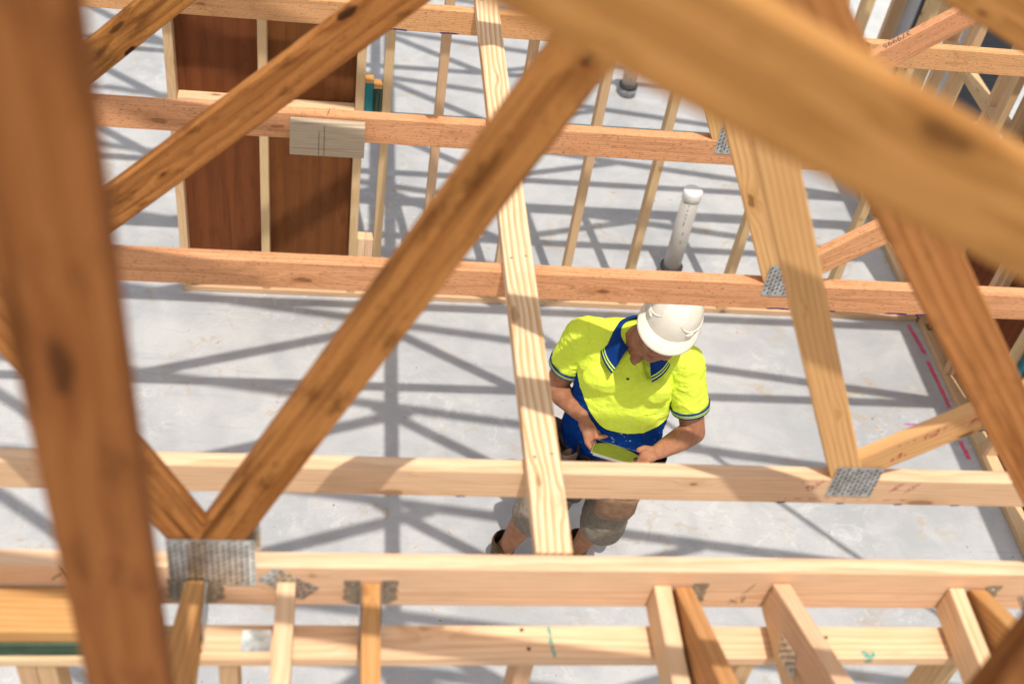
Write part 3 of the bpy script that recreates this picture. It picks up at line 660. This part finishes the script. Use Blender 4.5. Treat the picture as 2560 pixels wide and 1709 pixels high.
# --- shirt
def wf(p): return 0.55 + 0.9 * max(0, min(1, (1.2 - p.z) / 0.2)) + 0.6 * max(0, 1 - abs(abs((p.x - 1.1)) - 0.17) / 0.06)
bm = bmesh.new()
loft(bm, [((1.088, 3.090, 0.885), .186, .112), ((1.090, 3.090, 0.93), .192, .120), ((1.094, 3.092, 1.0), .189, .124), ((1.098, 3.098, 1.08), .188, .124), ((1.100, 3.108, 1.16), .190, .122),
          ((1.100, 3.120, 1.24), .196, .122), ((1.102, 3.135, 1.31), .203, .122), ((1.104, 3.150, 1.36), .196, .118), ((1.106, 3.155, 1.40), .172, .102), ((1.108, 3.150, 1.432), .128, .084), ((1.110, 3.140, 1.455), .084, .068)])
limb(bm, [(RS + Vector((.02, 0, .012)), .066), ((1.02, 3.17, 1.395), .064), ((1.108, 3.15, 1.40), .07)]); limb(bm, [(LS + Vector((-.01, 0, .014)), .066), ((1.20, 3.11, 1.395), .064), ((1.108, 3.15, 1.40), .07)])
for s in (-1, 1): ball(bm, Vector((1.102, 3.105, 1.285)) + U * s * .085 + F * .075, (.085, .045, .07), (U, F, UPV))
shirt = remesh('shirt', bm, SHIRT, 0.006, man, 5, 0.0065, 9.0, 0.0, wf)
def sleeve(Sh, El, end, seed):
    bm = bmesh.new(); d = (El - Sh).normalized()
    limb(bm, [(Sh + Vector((0, 0, .004)), .073), (Sh.lerp(El, .25), .073), (Sh.lerp(El, end), .069)], 24)
    # cut the round end flat
    p = Sh.lerp(El, end)
    o = remesh('sleeve', bm, SLEEVE, 0.0055, man, 4, 0.006, 15.0, seed)
    b2 = bmesh.new(); b2.from_mesh(o.data)
    bmesh.ops.bisect_plane(b2, geom=b2.verts[:] + b2.edges[:] + b2.faces[:], plane_co=p, plane_no=d, clear_outer=True); b2.to_mesh(o.data); b2.free()
    for f in o.data.polygons: f.use_smooth = True
    return p, d
STRIPE = N('striped_rib')
def stripe_mat():
    q = STRIPE; uv = q.n('ShaderNodeUVMap').outputs[0]; s = q.n('ShaderNodeSeparateXYZ'); q.l(uv, s.inputs[0]); v = s.outputs[1]
    def band(a, b): return q.math('MULTIPLY', q.math('GREATER_THAN', v, a), q.math('LESS_THAN', v, b))
    m = q.math('ADD', band(0.78, 0.83), band(0.88, 0.93)); rib = q.noise(q.n('ShaderNodeNewGeometry').outputs['Position'], 500, 1)
    q.bump(rib, 0.2, 0.002); return q.out(q.mix(m, q.mix(q.math('MULTIPLY', rib, 0.3), BLU, NAVY), (0.62, 0.80, 0.08)), 0.8, 0.15)
STRIPE_M = stripe_mat()
STRIPE2 = N('striped_cuff')
def cuff_mat():
    q = STRIPE2; uv = q.n('ShaderNodeUVMap').outputs[0]; s = q.n('ShaderNodeSeparateXYZ'); q.l(uv, s.inputs[0]); v = s.outputs[1]
    def band(a, b): return q.math('MULTIPLY', q.math('GREATER_THAN', v, a), q.math('LESS_THAN', v, b))
    return q.out(q.mix(q.math('ADD', band(0.30, 0.45), band(0.58, 0.73)), (0.008, 0.04, 0.20), (0.62, 0.80, 0.08)), 0.8, 0.15)
CUFF_M = cuff_mat()
def grid_mesh(name, rows, mat, parent, thick=0.003, closed=False):
    """rows: list of lists of points, v runs across rows; UV v = row fraction"""
    bm = bmesh.new(); uvl = bm.loops.layers.uv.new('UVMap'); R_ = [[bm.verts.new(p) for p in r] for r in rows]; nr = len(rows); n = len(rows[0])
    for i in range(nr - 1):
        for k in range(n if closed else n - 1):
            k2 = (k + 1) % n; f = bm.faces.new((R_[i][k], R_[i][k2], R_[i + 1][k2], R_[i + 1][k]))
            for lp, (u_, v_) in zip(f.loops, ((k / n, i / (nr - 1)), ((k + 1) / n, i / (nr - 1)), ((k + 1) / n, (i + 1) / (nr - 1)), (k / n, (i + 1) / (nr - 1)))): lp[uvl].uv = (u_, v_)
    o = mesh_obj(name, bm, mat, parent, smooth=True)
    md = o.modifiers.new('t', 'SOLIDIFY'); md.thickness = thick; md.offset = 0; return o
for Sh, El, end, seed in ((RS, RE, 0.55, 3.0), (LS, LE, 0.62, 7.0)):
    p, d = sleeve(Sh, El, end, seed); q_ = d.to_track_quat('Z', 'Y').to_matrix(); rows = []
    for i in range(7):
        rows.append([p + d * (-0.016 + 0.026 * i / 6) + q_ @ Vector((math.cos(2 * math.pi * k / 40) * (.0765 - .0006 * i), math.sin(2 * math.pi * k / 40) * (.0765 - .0006 * i), 0)) for k in range(40)])
    grid_mesh('sleeve_cuff', rows, CUFF_M, man, 0.004, True)
# collar: stands at the neck and falls outward, open at the throat
rows = []; NB = 30
CC = Vector((1.110, 3.118, 1.455))
for i in range(9):
    v = i / 8.0; row = []
    for k in range(NB + 1):
        t = math.radians(-152 + 304 * k / NB); side = abs(t) / math.radians(152)
        dirv = (-F) * math.cos(t) + U * math.sin(t)
        ri = 0.074 + 0.016 * v ** 0.6 + 0.040 * v * (0.75 + 0.5 * side)
        z = 0.030 * (1 - v) + 0.012 * math.sin(math.pi * min(1, v * 1.6)) - 0.045 * v * (1 + 0.25 * side) - 0.030 * side * (1 - 0.3 * v)
        row.append(CC + dirv * ri + F * (0.012 * side * side + 0.012 * v * side ** 4) + U * math.copysign(0.010 * v * side ** 4, t) + UPV * z)
    rows.append(row)
grid_mesh('collar', rows, STRIPE_M, man, 0.004)
# placket and button
def front(a, z, out=0.0):
    """a point on the shirt front"""
    o_ = Vector((1.10, 3.118, z)) + U * a + F * 0.4; ok, loc, nr, ix = shirt.ray_cast(o_, -F)
    return (loc + nr * out) if ok else o_ - F * 0.27
for s, lab in ((-1, 'l'), (1, 'r')):
    rows = []
    for i in range(2):
        rows.append([front(s * (0.004 + 0.030 * i) + s * 0.035 * (1 - k / 6) ** 1.3, 1.345 + 0.075 * k / 6 if s < 0 else 1.345 + 0.07 * k / 6, 0.004) for k in range(7)][::-1])
    grid_mesh('placket', rows, SLEEVE, man, 0.004)
mesh_obj('button', lathe_bm([(0.006, 0), (0.005, 0.002)], 12), plain('navy_button', (0.01, 0.02, 0.06), 0.4), man, Matrix.Translation(front(0.0, 1.325, 0.002)) @ F.to_track_quat('Z', 'Y').to_matrix().to_4x4())

# --- shorts, belt, pouches, boots
bm = bmesh.new()
loft(bm, [((1.083, 3.085, 0.76), .165, .115), ((1.085, 3.09, 0.88), .182, .115), ((1.087, 3.09, 0.90), .180, .110)])
for hip, kn in (((1.0, 3.095, 0.82), RK), ((1.165, 3.065, 0.82), LK)):
    h = Vector(hip); limb(bm, [(h, .100), (h.lerp(kn, .55), .096), (h.lerp(kn, .98) + Vector((0, 0, .012)), .094)], 22)
remesh('shorts', bm, SHORTS, 0.008, man, 5, 0.007, 11.0, 2.0)
bm = bmesh.new(); loft(bm, [((1.086, 3.09, 0.868), .196, .130), ((1.086, 3.09, 0.908), .198, .132)]); belt = remesh('tool_belt', bm, LEATHER, 0.006, man, 2)
def pouch(c, w_, h_, d_, mat, yaw, parent, hollow=True):
    bm = bmesh.new(); n = 20; prof = [(0.55, 0.6, 0), (0.85, 0.95, 0.08), (1.0, 1.0, 0.3), (1.0, 1.0, 0.75), (1.06, 1.08, 1.0)]; ring = []
    inner = [(0.98, 0.98, 0.99), (0.88, 0.85, 0.45), (0.5, 0.5, 0.2)] if hollow else []
    for a, b, z in prof + inner: ring.append([bm.verts.new((a * w_ / 2 * math.copysign(abs(math.cos(2 * math.pi * k / n)) ** .7, math.cos(2 * math.pi * k / n)), b * d_ / 2 * math.copysign(abs(math.sin(2 * math.pi * k / n)) ** .7, math.sin(2 * math.pi * k / n)), (z - 1) * h_)) for k in range(n)])
    for a, b in zip(ring, ring[1:]):
        for k in range(n): bm.faces.new((a[k], a[(k + 1) % n], b[(k + 1) % n], b[k]))
    bm.faces.new(ring[0][::-1]); bm.faces.new(ring[-1])
    return mesh_obj('pouch', bm, mat, parent, Matrix.Translation(c) @ Matrix.Rotation(yaw, 4, 'Z'), True)
pouch((0.880, 3.055, 0.955), .20, .28, .11, LEATHER, math.radians(-66), man); pouch((0.950, 2.965, 0.915), .13, .22, .085, LEATHER, math.radians(-38), man)
pouch((1.128, 2.915, 0.80), .175, .15, .10, TANL, math.radians(-8), man); pouch((1.27, 3.0, 0.89), .12, .2, .08, LEATHER, math.radians(60), man)
for an, kn in ((RA, RK), (LA, LK)):
    bm = bmesh.new(); fd = Vector((an.x - 1.0, 0, 0)) * 0.5 + Vector((-0.06, -1, 0)); fd.normalize(); a0 = Vector((an.x, an.y, 0))
    limb(bm, [(an + Vector((0, 0, .06)), .056), (a0 + UPV * .06 - fd * .01, .050), (a0 + UPV * .045 + fd * .10, .044), (a0 + UPV * .040 + fd * .165, .042)], 18)
    ball(bm, a0 + UPV * .035 + fd * .05, (.045, .12, .034), (fd.cross(UPV).normalized(), fd, UPV))
    bt = remesh('boot', bm, BOOT, 0.006, man, 3, 0.002, 20)
    b2 = bmesh.new(); b2.from_mesh(bt.data)
    for pc, pn in ((Vector((0, 0, .006)), Vector((0, 0, -1))), (an + Vector((0, 0, .085)), UPV)):
        g = bmesh.ops.bisect_plane(b2, geom=b2.verts[:] + b2.edges[:] + b2.faces[:], plane_co=pc, plane_no=pn, clear_outer=True)
        if pn.z < 0: bmesh.ops.edgeloop_fill(b2, edges=[e for e in g['geom_cut'] if isinstance(e, bmesh.types.BMEdge)])
    b2.to_mesh(bt.data); b2.free()
    laces = bmesh.new()
    for k in range(4):
        c = a0 + UPV * (.125 - .018 * k) + fd * (.042 + .016 * k); side = fd.cross(UPV).normalized(); limb(laces, [(c - side * .030, .003), (c + fd * .012, .003), (c + side * .030, .003)], 6)
    mesh_obj('laces', laces, plain('yellow_laces', (0.55, 0.33, 0.02), 0.8), bt)

# --- hair and hard hat
bm = bmesh.new(); ball(bm, H(0, -0.024, 0.028), (0.080, 0.090, 0.090), AX); ball(bm, H(0, -0.055, -0.02), (0.070, 0.055, 0.06), AX); remesh('hair', bm, HAIR, 0.006, man, 2)
hatroot = None
def hat_pt(t, v):
    """t angle (0 = front), v 0 crown .. 1 rim"""
    ct, st = math.cos(t), math.sin(t); a_, b_ = 0.098, 0.120
    ang = v * math.pi / 2; r = math.sin(ang) ** 0.78; z = 0.122 * math.cos(ang) ** 0.85
    return H(st * a_ * r, 0.0 + ct * b_ * r, 0.073 + z)
bm = bmesh.new(); n = 56; rows = []; NV = 22
for i in range(NV + 1):
    v = max(0.02, i / NV); row = []
    for k in range(n):
        t = 2 * math.pi * k / n; p = hat_pt(t, v); rel = (p - H(0, 0, 0.03)).normalized()
        tt = ((t + math.pi) % (2 * math.pi)) - math.pi
        lat = (p - HC).dot(hu); ridge = math.exp(-((lat) / 0.012) ** 2) + 0.8 * math.exp(-((abs(lat) - 0.038) / 0.009) ** 2)
        p = p + rel * (0.0045 * ridge * max(0, min(1, (0.80 - v) / 0.2)))
        row.append(bm.verts.new(p))
    rows.append(row)
for a, b in zip(rows, rows[1:]):
    for k in range(n): bm.faces.new((a[k], b[k], b[(k + 1) % n], a[(k + 1) % n]))
bm.faces.new(rows[0])
hat = mesh_obj('hard_hat', bm, HAT, man, smooth=True)
# rim and peak
rows = []
for i in range(8):
    v = i / 7.0; row = []
    for k in range(n):
        t = 2 * math.pi * k / n; fr = max(0.0, math.cos(t)); ext = 0.010 + 0.030 * fr ** 1.2
        rr_a, rr_b = 0.098 + ext * v, 0.120 + ext * v
        z = 0.073 - 0.012 * v - 0.020 * v * v * fr
        row.append(H(math.sin(t) * rr_a, math.cos(t) * rr_b, z))
    rows.append(row)
rim = grid_mesh('hat_brim', rows, HAT, hat, 0.004, True)
# rain gutter ridges and slot lugs above the brim
g = bmesh.new()
for s in (-1, 1):
    pts = []
    for k in range(12):
        t = s * math.radians(24 + 96 * k / 11); v = 0.86 - 0.10 * (1 - k / 11) * 0 - 0.22 * math.exp(-(k / 2.2)) ; pts.append((hat_pt(t, v), 0.0045))
    limb(g, pts, 8)
    limb(g, [(hat_pt(s * math.radians(48), 0.86), 0.008), (hat_pt(s * math.radians(58), 0.86), 0.008)], 8)
remesh('rain_gutter', g, HAT, 0.0025, hat, 2)
tag(rim)

# --- tablet
SCREEN = plain('black_screen_glass', (0.006, 0.007, 0.008), 0.03, 1.0)
SCREEN.node_tree.nodes['Principled BSDF'].inputs['IOR'].default_value = 2.8
TLc, TRc, BLc = Vector((1.000, 3.003, 1.000)) + HS, Vector((1.166, 2.940, 1.000)) + HS, Vector((0.980, 2.897, 1.036)) + HS
tx = (TRc - TLc); tw = tx.length; tx.normalize(); ty = (TLc - BLc); ty -= tx * ty.dot(tx); td = ty.length; ty.normalize(); tz = tx.cross(ty)
ctr = (TRc + BLc) / 2; tm = Matrix.Identity(4)
for i in range(3): tm[i][0], tm[i][1], tm[i][2], tm[i][3] = tx[i], ty[i], tz[i], ctr[i]
troot = bpy.data.objects.new('tablet_computer', None); link(troot, tm); tag(troot, 'thin tablet with dark glossy screen held in both hands', 'tablet')
bm = bmesh.new(); bmesh.ops.create_cube(bm, size=1); bmesh.ops.scale(bm, vec=(tw, td, 0.008), verts=bm.verts)
bmesh.ops.bevel(bm, geom=[e for e in bm.edges if abs((e.verts[0].co - e.verts[1].co).z) > 0.004], offset=0.010, segments=5, affect='EDGES')
mesh_obj('case', bm, plain('silver_tablet_case', (0.55, 0.53, 0.52), 0.35, 0.5, 0.8), troot, tm)
mesh_obj('screen', box_bm(tw - 0.006, td - 0.006, 0.0012, 0.0004, 1), SCREEN, troot, tm @ Matrix.Translation((0, 0, 0.0042)))

# ------------------------------------------------------------------ marks and writing
def strokes(name, pts_list, width, mat, parent, nrm, lift=0.0006):
    """hand drawn strokes: thin flat ribbons lying on a surface with normal nrm"""
    bm = bmesh.new(); nrm = Vector(nrm).normalized(); rng = random.Random(len(pts_list) * 7 + 1)
    for pts in pts_list:
        P = [Vector(p) for p in pts]; Q = []
        for a, b in zip(P, P[1:]):
            m = max(2, int((b - a).length / (width * 1.2)))
            Q += [a.lerp(b, i / m) for i in range(m)]
        Q.append(P[-1]); prev = None
        for i, p in enumerate(Q):
            d = (Q[min(i + 1, len(Q) - 1)] - Q[max(i - 1, 0)]).normalized(); s = d.cross(nrm).normalized(); w_ = width * (0.65 + 0.6 * rng.random()) * (0.55 if i in (0, len(Q) - 1) else 1)
            cur = (bm.verts.new(p + s * w_ / 2 + nrm * lift), bm.verts.new(p - s * w_ / 2 + nrm * lift))
            if prev: bm.faces.new((prev[0], cur[0], cur[1], prev[1]))
            prev = cur
    o = mesh_obj(name, bm, mat, parent)
    if len(pts_list) > 1: o['kind'] = 'stuff'
    return o
FR = (0, -1, 0)
def kid(root, nm, k=0): return [c for c in root.children if c.name.split('.')[0] == nm][k]
# pink set-out line and violet tick on the slab
for seg in ([(3.272, 4.81, 0), (3.284, 4.69, 0), (3.297, 4.567, 0)], [(3.291, 4.52, 0), (3.296, 4.36, 0), (3.298, 4.164, 0)], [(3.272, 3.93, 0), (3.278, 3.80, 0)], [(3.275, 5.5, 0), (3.272, 5.6, 0)]):
    strokes('paint_mark', [[Vector(p) + Vector((dx_, 0, 0)) for p in seg] for dx_ in (-0.006, 0.007)], 0.010, PINKSPRAY, slab, (0, 0, 1), 0.003)
strokes('paint_mark', [[(2.994, 4.037, 0), (3.11, 4.028, 0)]], 0.014, VIOLETSPRAY, slab, (0, 0, 1), 0.003)
# crayon on the second truss
y2 = 1.508
bc = kid(t2, 'bottom_chord')
cr_ = []
rng = random.Random(4)
for cx in (0.985, 1.165, 1.20): 
    for k in range(3): cr_.append([(cx + .007 * k, y2, 2.570 + .006 * k), (cx + .012 + .007 * k, y2, 2.600 + .004 * k)])
for k in range(9): cr_.append([(0.93 + .033 * k, y2, 2.545 + .004 * rng.random()), (0.93 + .033 * k + .018, y2, 2.545 + .004 * rng.random())])
strokes('crayon_mark', cr_, 0.0028, MAGENTA, bc, FR)
strokes('crayon_mark', [[(0.978, y2, 2.581), (0.986, y2, 2.588)], [(0.965, y2, 2.600), (0.970, y2, 2.601)]], 0.007, MAGENTA, bc, FR)
strokes('crayon_mark', [[(x, y2, 2.532), (x + .02, y2, 2.533)] for x in (0.25, 0.55, 0.93, 1.06, 1.19, 1.32)], 0.004, PURPLE, bc, FR)
rw = kid(t2, 'web', 1); d2 = Vector((math.cos(math.radians(39)), 0, math.sin(math.radians(39)))); n2 = Vector((-d2.z, 0, d2.x))
def rwp(s, t): return Vector((1.041, y2 + 0.0032, BT + 0.0005)) + d2 * s + n2 * t
cr_ = []
for s0, t0, txt in ((0.11, -.022, 'ac'), (0.19, 0.004, 'm'), (0.28, -.006, 'p')):
    for k in range(4): cr_.append([rwp(s0 + .009 * k, t0 + .010 * rng.random()), rwp(s0 + .009 * k + .010, t0 + .012 + .012 * rng.random())])
for s0 in (0.305, 0.327): cr_.append([rwp(s0 - .006, -.026), rwp(s0 + .008, .024)])
cr_.append([rwp(0.298, -.002), rwp(0.338, .002)])
strokes('crayon_mark', cr_, 0.0042, MAGENTA, rw, FR)
strokes('crayon_mark', [[rwp(0.13 + .02 * k, .022 - .004 * (k % 2)), rwp(0.145 + .02 * k, .024)] for k in range(6)], 0.003, MAGENTA, rw, FR)
# purple crayon along the lower edges of the reddish chords
for t_, Y_, xs in ((t3, 2.112, (1.05, 1.17, 1.36, 1.44)), (t5, 3.310, (-0.05, 0.12, 0.28, 0.40, 0.62, 0.72, 0.80))):
    strokes('crayon_mark', [[(x, Y_, 2.5325), (x + .03, Y_, 2.534), (x + .06, Y_, 2.5325)] for x in xs], 0.005, PURPLE, kid(t_, 'bottom_chord'), FR)
# marker arrow and pencilled X8 on the girder
gb = kid(tg, 'bottom_chord')
strokes('marker_arrow', [[(-0.458, 1.25, 2.645), (-0.452, 1.25, 2.62), (-0.448, 1.25, 2.585), (-0.446, 1.25, 2.56)], [(-0.475, 1.25, 2.606), (-0.464, 1.25, 2.618), (-0.453, 1.25, 2.625), (-0.440, 1.25, 2.617), (-0.428, 1.25, 2.605)]], 0.0028, INK, gb, FR)
strokes('pencil_mark', [[(0.765, 1.25, 2.560), (0.783, 1.25, 2.545)], [(0.765, 1.25, 2.546), (0.782, 1.25, 2.562)],
    [(0.789, 1.25, 2.549), (0.795, 1.25, 2.560), (0.791, 1.25, 2.569), (0.786, 1.25, 2.562), (0.793, 1.25, 2.554), (0.789, 1.25, 2.549)], [(0.785, 1.25, 2.575), (0.795, 1.25, 2.595), (0.802, 1.25, 2.612)]], 0.0018, PENCIL, gb, FR)
# pencil lines on the grey block and chord
strokes('pencil_mark', [[(-0.052, 2.673, 2.603), (-0.052, 2.673, 2.505)], [(-0.066, 2.673, 2.585), (-0.066, 2.673, 2.504)]], 0.0016, PENCIL, blk, FR)
strokes('pencil_mark', [[(-0.046, 2.709, 2.6112), (-0.040, 2.743, 2.6112)]], 0.002, PENCIL, kid(t4, 'bottom_chord'), (0, 0, 1))
# turquoise paint on the near wall plate
npl = kid(wn, 'top_plate')
strokes('paint_mark', [[(0.413, 1.212, 2.521), (0.415, 1.18, 2.521), (0.419, 1.148, 2.521)]], 0.008, TURQ, npl, (0, 0, 1))
strokes('paint_mark', [[(1.018, 1.160, 2.521), (1.030, 1.150, 2.521), (1.045, 1.156, 2.521)]], 0.014, TURQ, npl, (0, 0, 1))
strokes('paint_mark', [[(1.022, 1.145, 2.516), (1.040, 1.145, 2.508)]], 0.014, TURQ, npl, FR)
strokes('paint_mark', [[(0.70, 1.205, 2.521), (0.73, 1.206, 2.521)], [(0.70, 1.160, 2.521), (0.745, 1.158, 2.521)]], 0.005, TURQ, npl, (0, 0, 1))
# nail holes and a galvanised tie plate on the near wall plate
for x, y in ((-0.222, 1.20), (-0.218, 1.16), (0.362, 1.205), (0.372, 1.165), (0.90, 1.205), (0.955, 1.19), (0.915, 1.165), (0.62, 1.20)):
    mesh_obj('nail_hole', lathe_bm([(0.0042, 0), (0.0038, 0.0008)], 10), SLOT, npl, Matrix.Translation((x, y, 2.521)))
mesh_obj('tie_plate', box_bm(0.052, 0.044, 0.0014, 0.0005, 1), STEEL, npl, Matrix.Translation((-0.122, 1.181, 2.5219)))
# stamped number on the upper edge of a web
wb4 = kid(t4, 'web', 1)
tc = bpy.data.curves.new('stamp', 'FONT'); tc.body = '379995'; tc.size = 0.026; tc.align_x = 'CENTER'; tc.align_y = 'CENTER'
to = bpy.data.objects.new('stamp', tc); COL.objects.link(to); dgx = bpy.context.evaluated_depsgraph_get()
tme = bpy.data.meshes.new_from_object(to.evaluated_get(dgx)); bpy.data.objects.remove(to); tme.materials.clear(); tme.materials.append(PENCIL)
ux, un = -d2, n2; uy = un.cross(ux); sm = Matrix.Identity(4); o4 = Vector((1.067, 2.709 + TH / 2, BT + 0.0005)) + d2 * 0.50 + n2 * 0.0336
for i in range(3): sm[i][0], sm[i][1], sm[i][2], sm[i][3] = ux[i], uy[i], un[i], o4[i]
mesh_obj('stamp', None, None, wb4, sm, me=tme)

# wood chips and sawdust dropped on the slab
bm = bmesh.new(); rng = random.Random(21)
for k in range(150):
    x, y = rng.uniform(-1.6, 3.2), rng.uniform(2.6, 7.5); s_ = rng.uniform(0.003, 0.011)
    b2 = box_bm(s_ * rng.uniform(1, 2.6), s_ * rng.uniform(0.4, 0.9), rng.uniform(0.001, 0.003)); bmesh.ops.rotate(b2, verts=b2.verts, cent=(0, 0, 0), matrix=Matrix.Rotation(rng.uniform(0, 6.28), 3, 'Z')); bmesh.ops.translate(b2, verts=b2.verts, vec=(x, y, 0.0022))
    me_ = bpy.data.meshes.new('tmp'); b2.to_mesh(me_); b2.free(); bm.from_mesh(me_); bpy.data.meshes.remove(me_)
tag(mesh_obj('wood_chips', bm, W_STUD), 'tiny pale wood chips scattered over the concrete floor', 'wood chips', kind='stuff')

# nails through the tie plank into each chord
for Y_ in (1.508, 2.112, 2.709, 3.310):
    for dx_, dy_ in ((-0.017, 0.012), (0.018, 0.021)):
        mesh_obj('nail_head', lathe_bm([(0.0036, 0), (0.0030, 0.0012)], 10), STEEL, tie, Matrix.Translation((0.415 + dx_, Y_ + dy_, BT + 0.0345)))
# tie_nail rows end
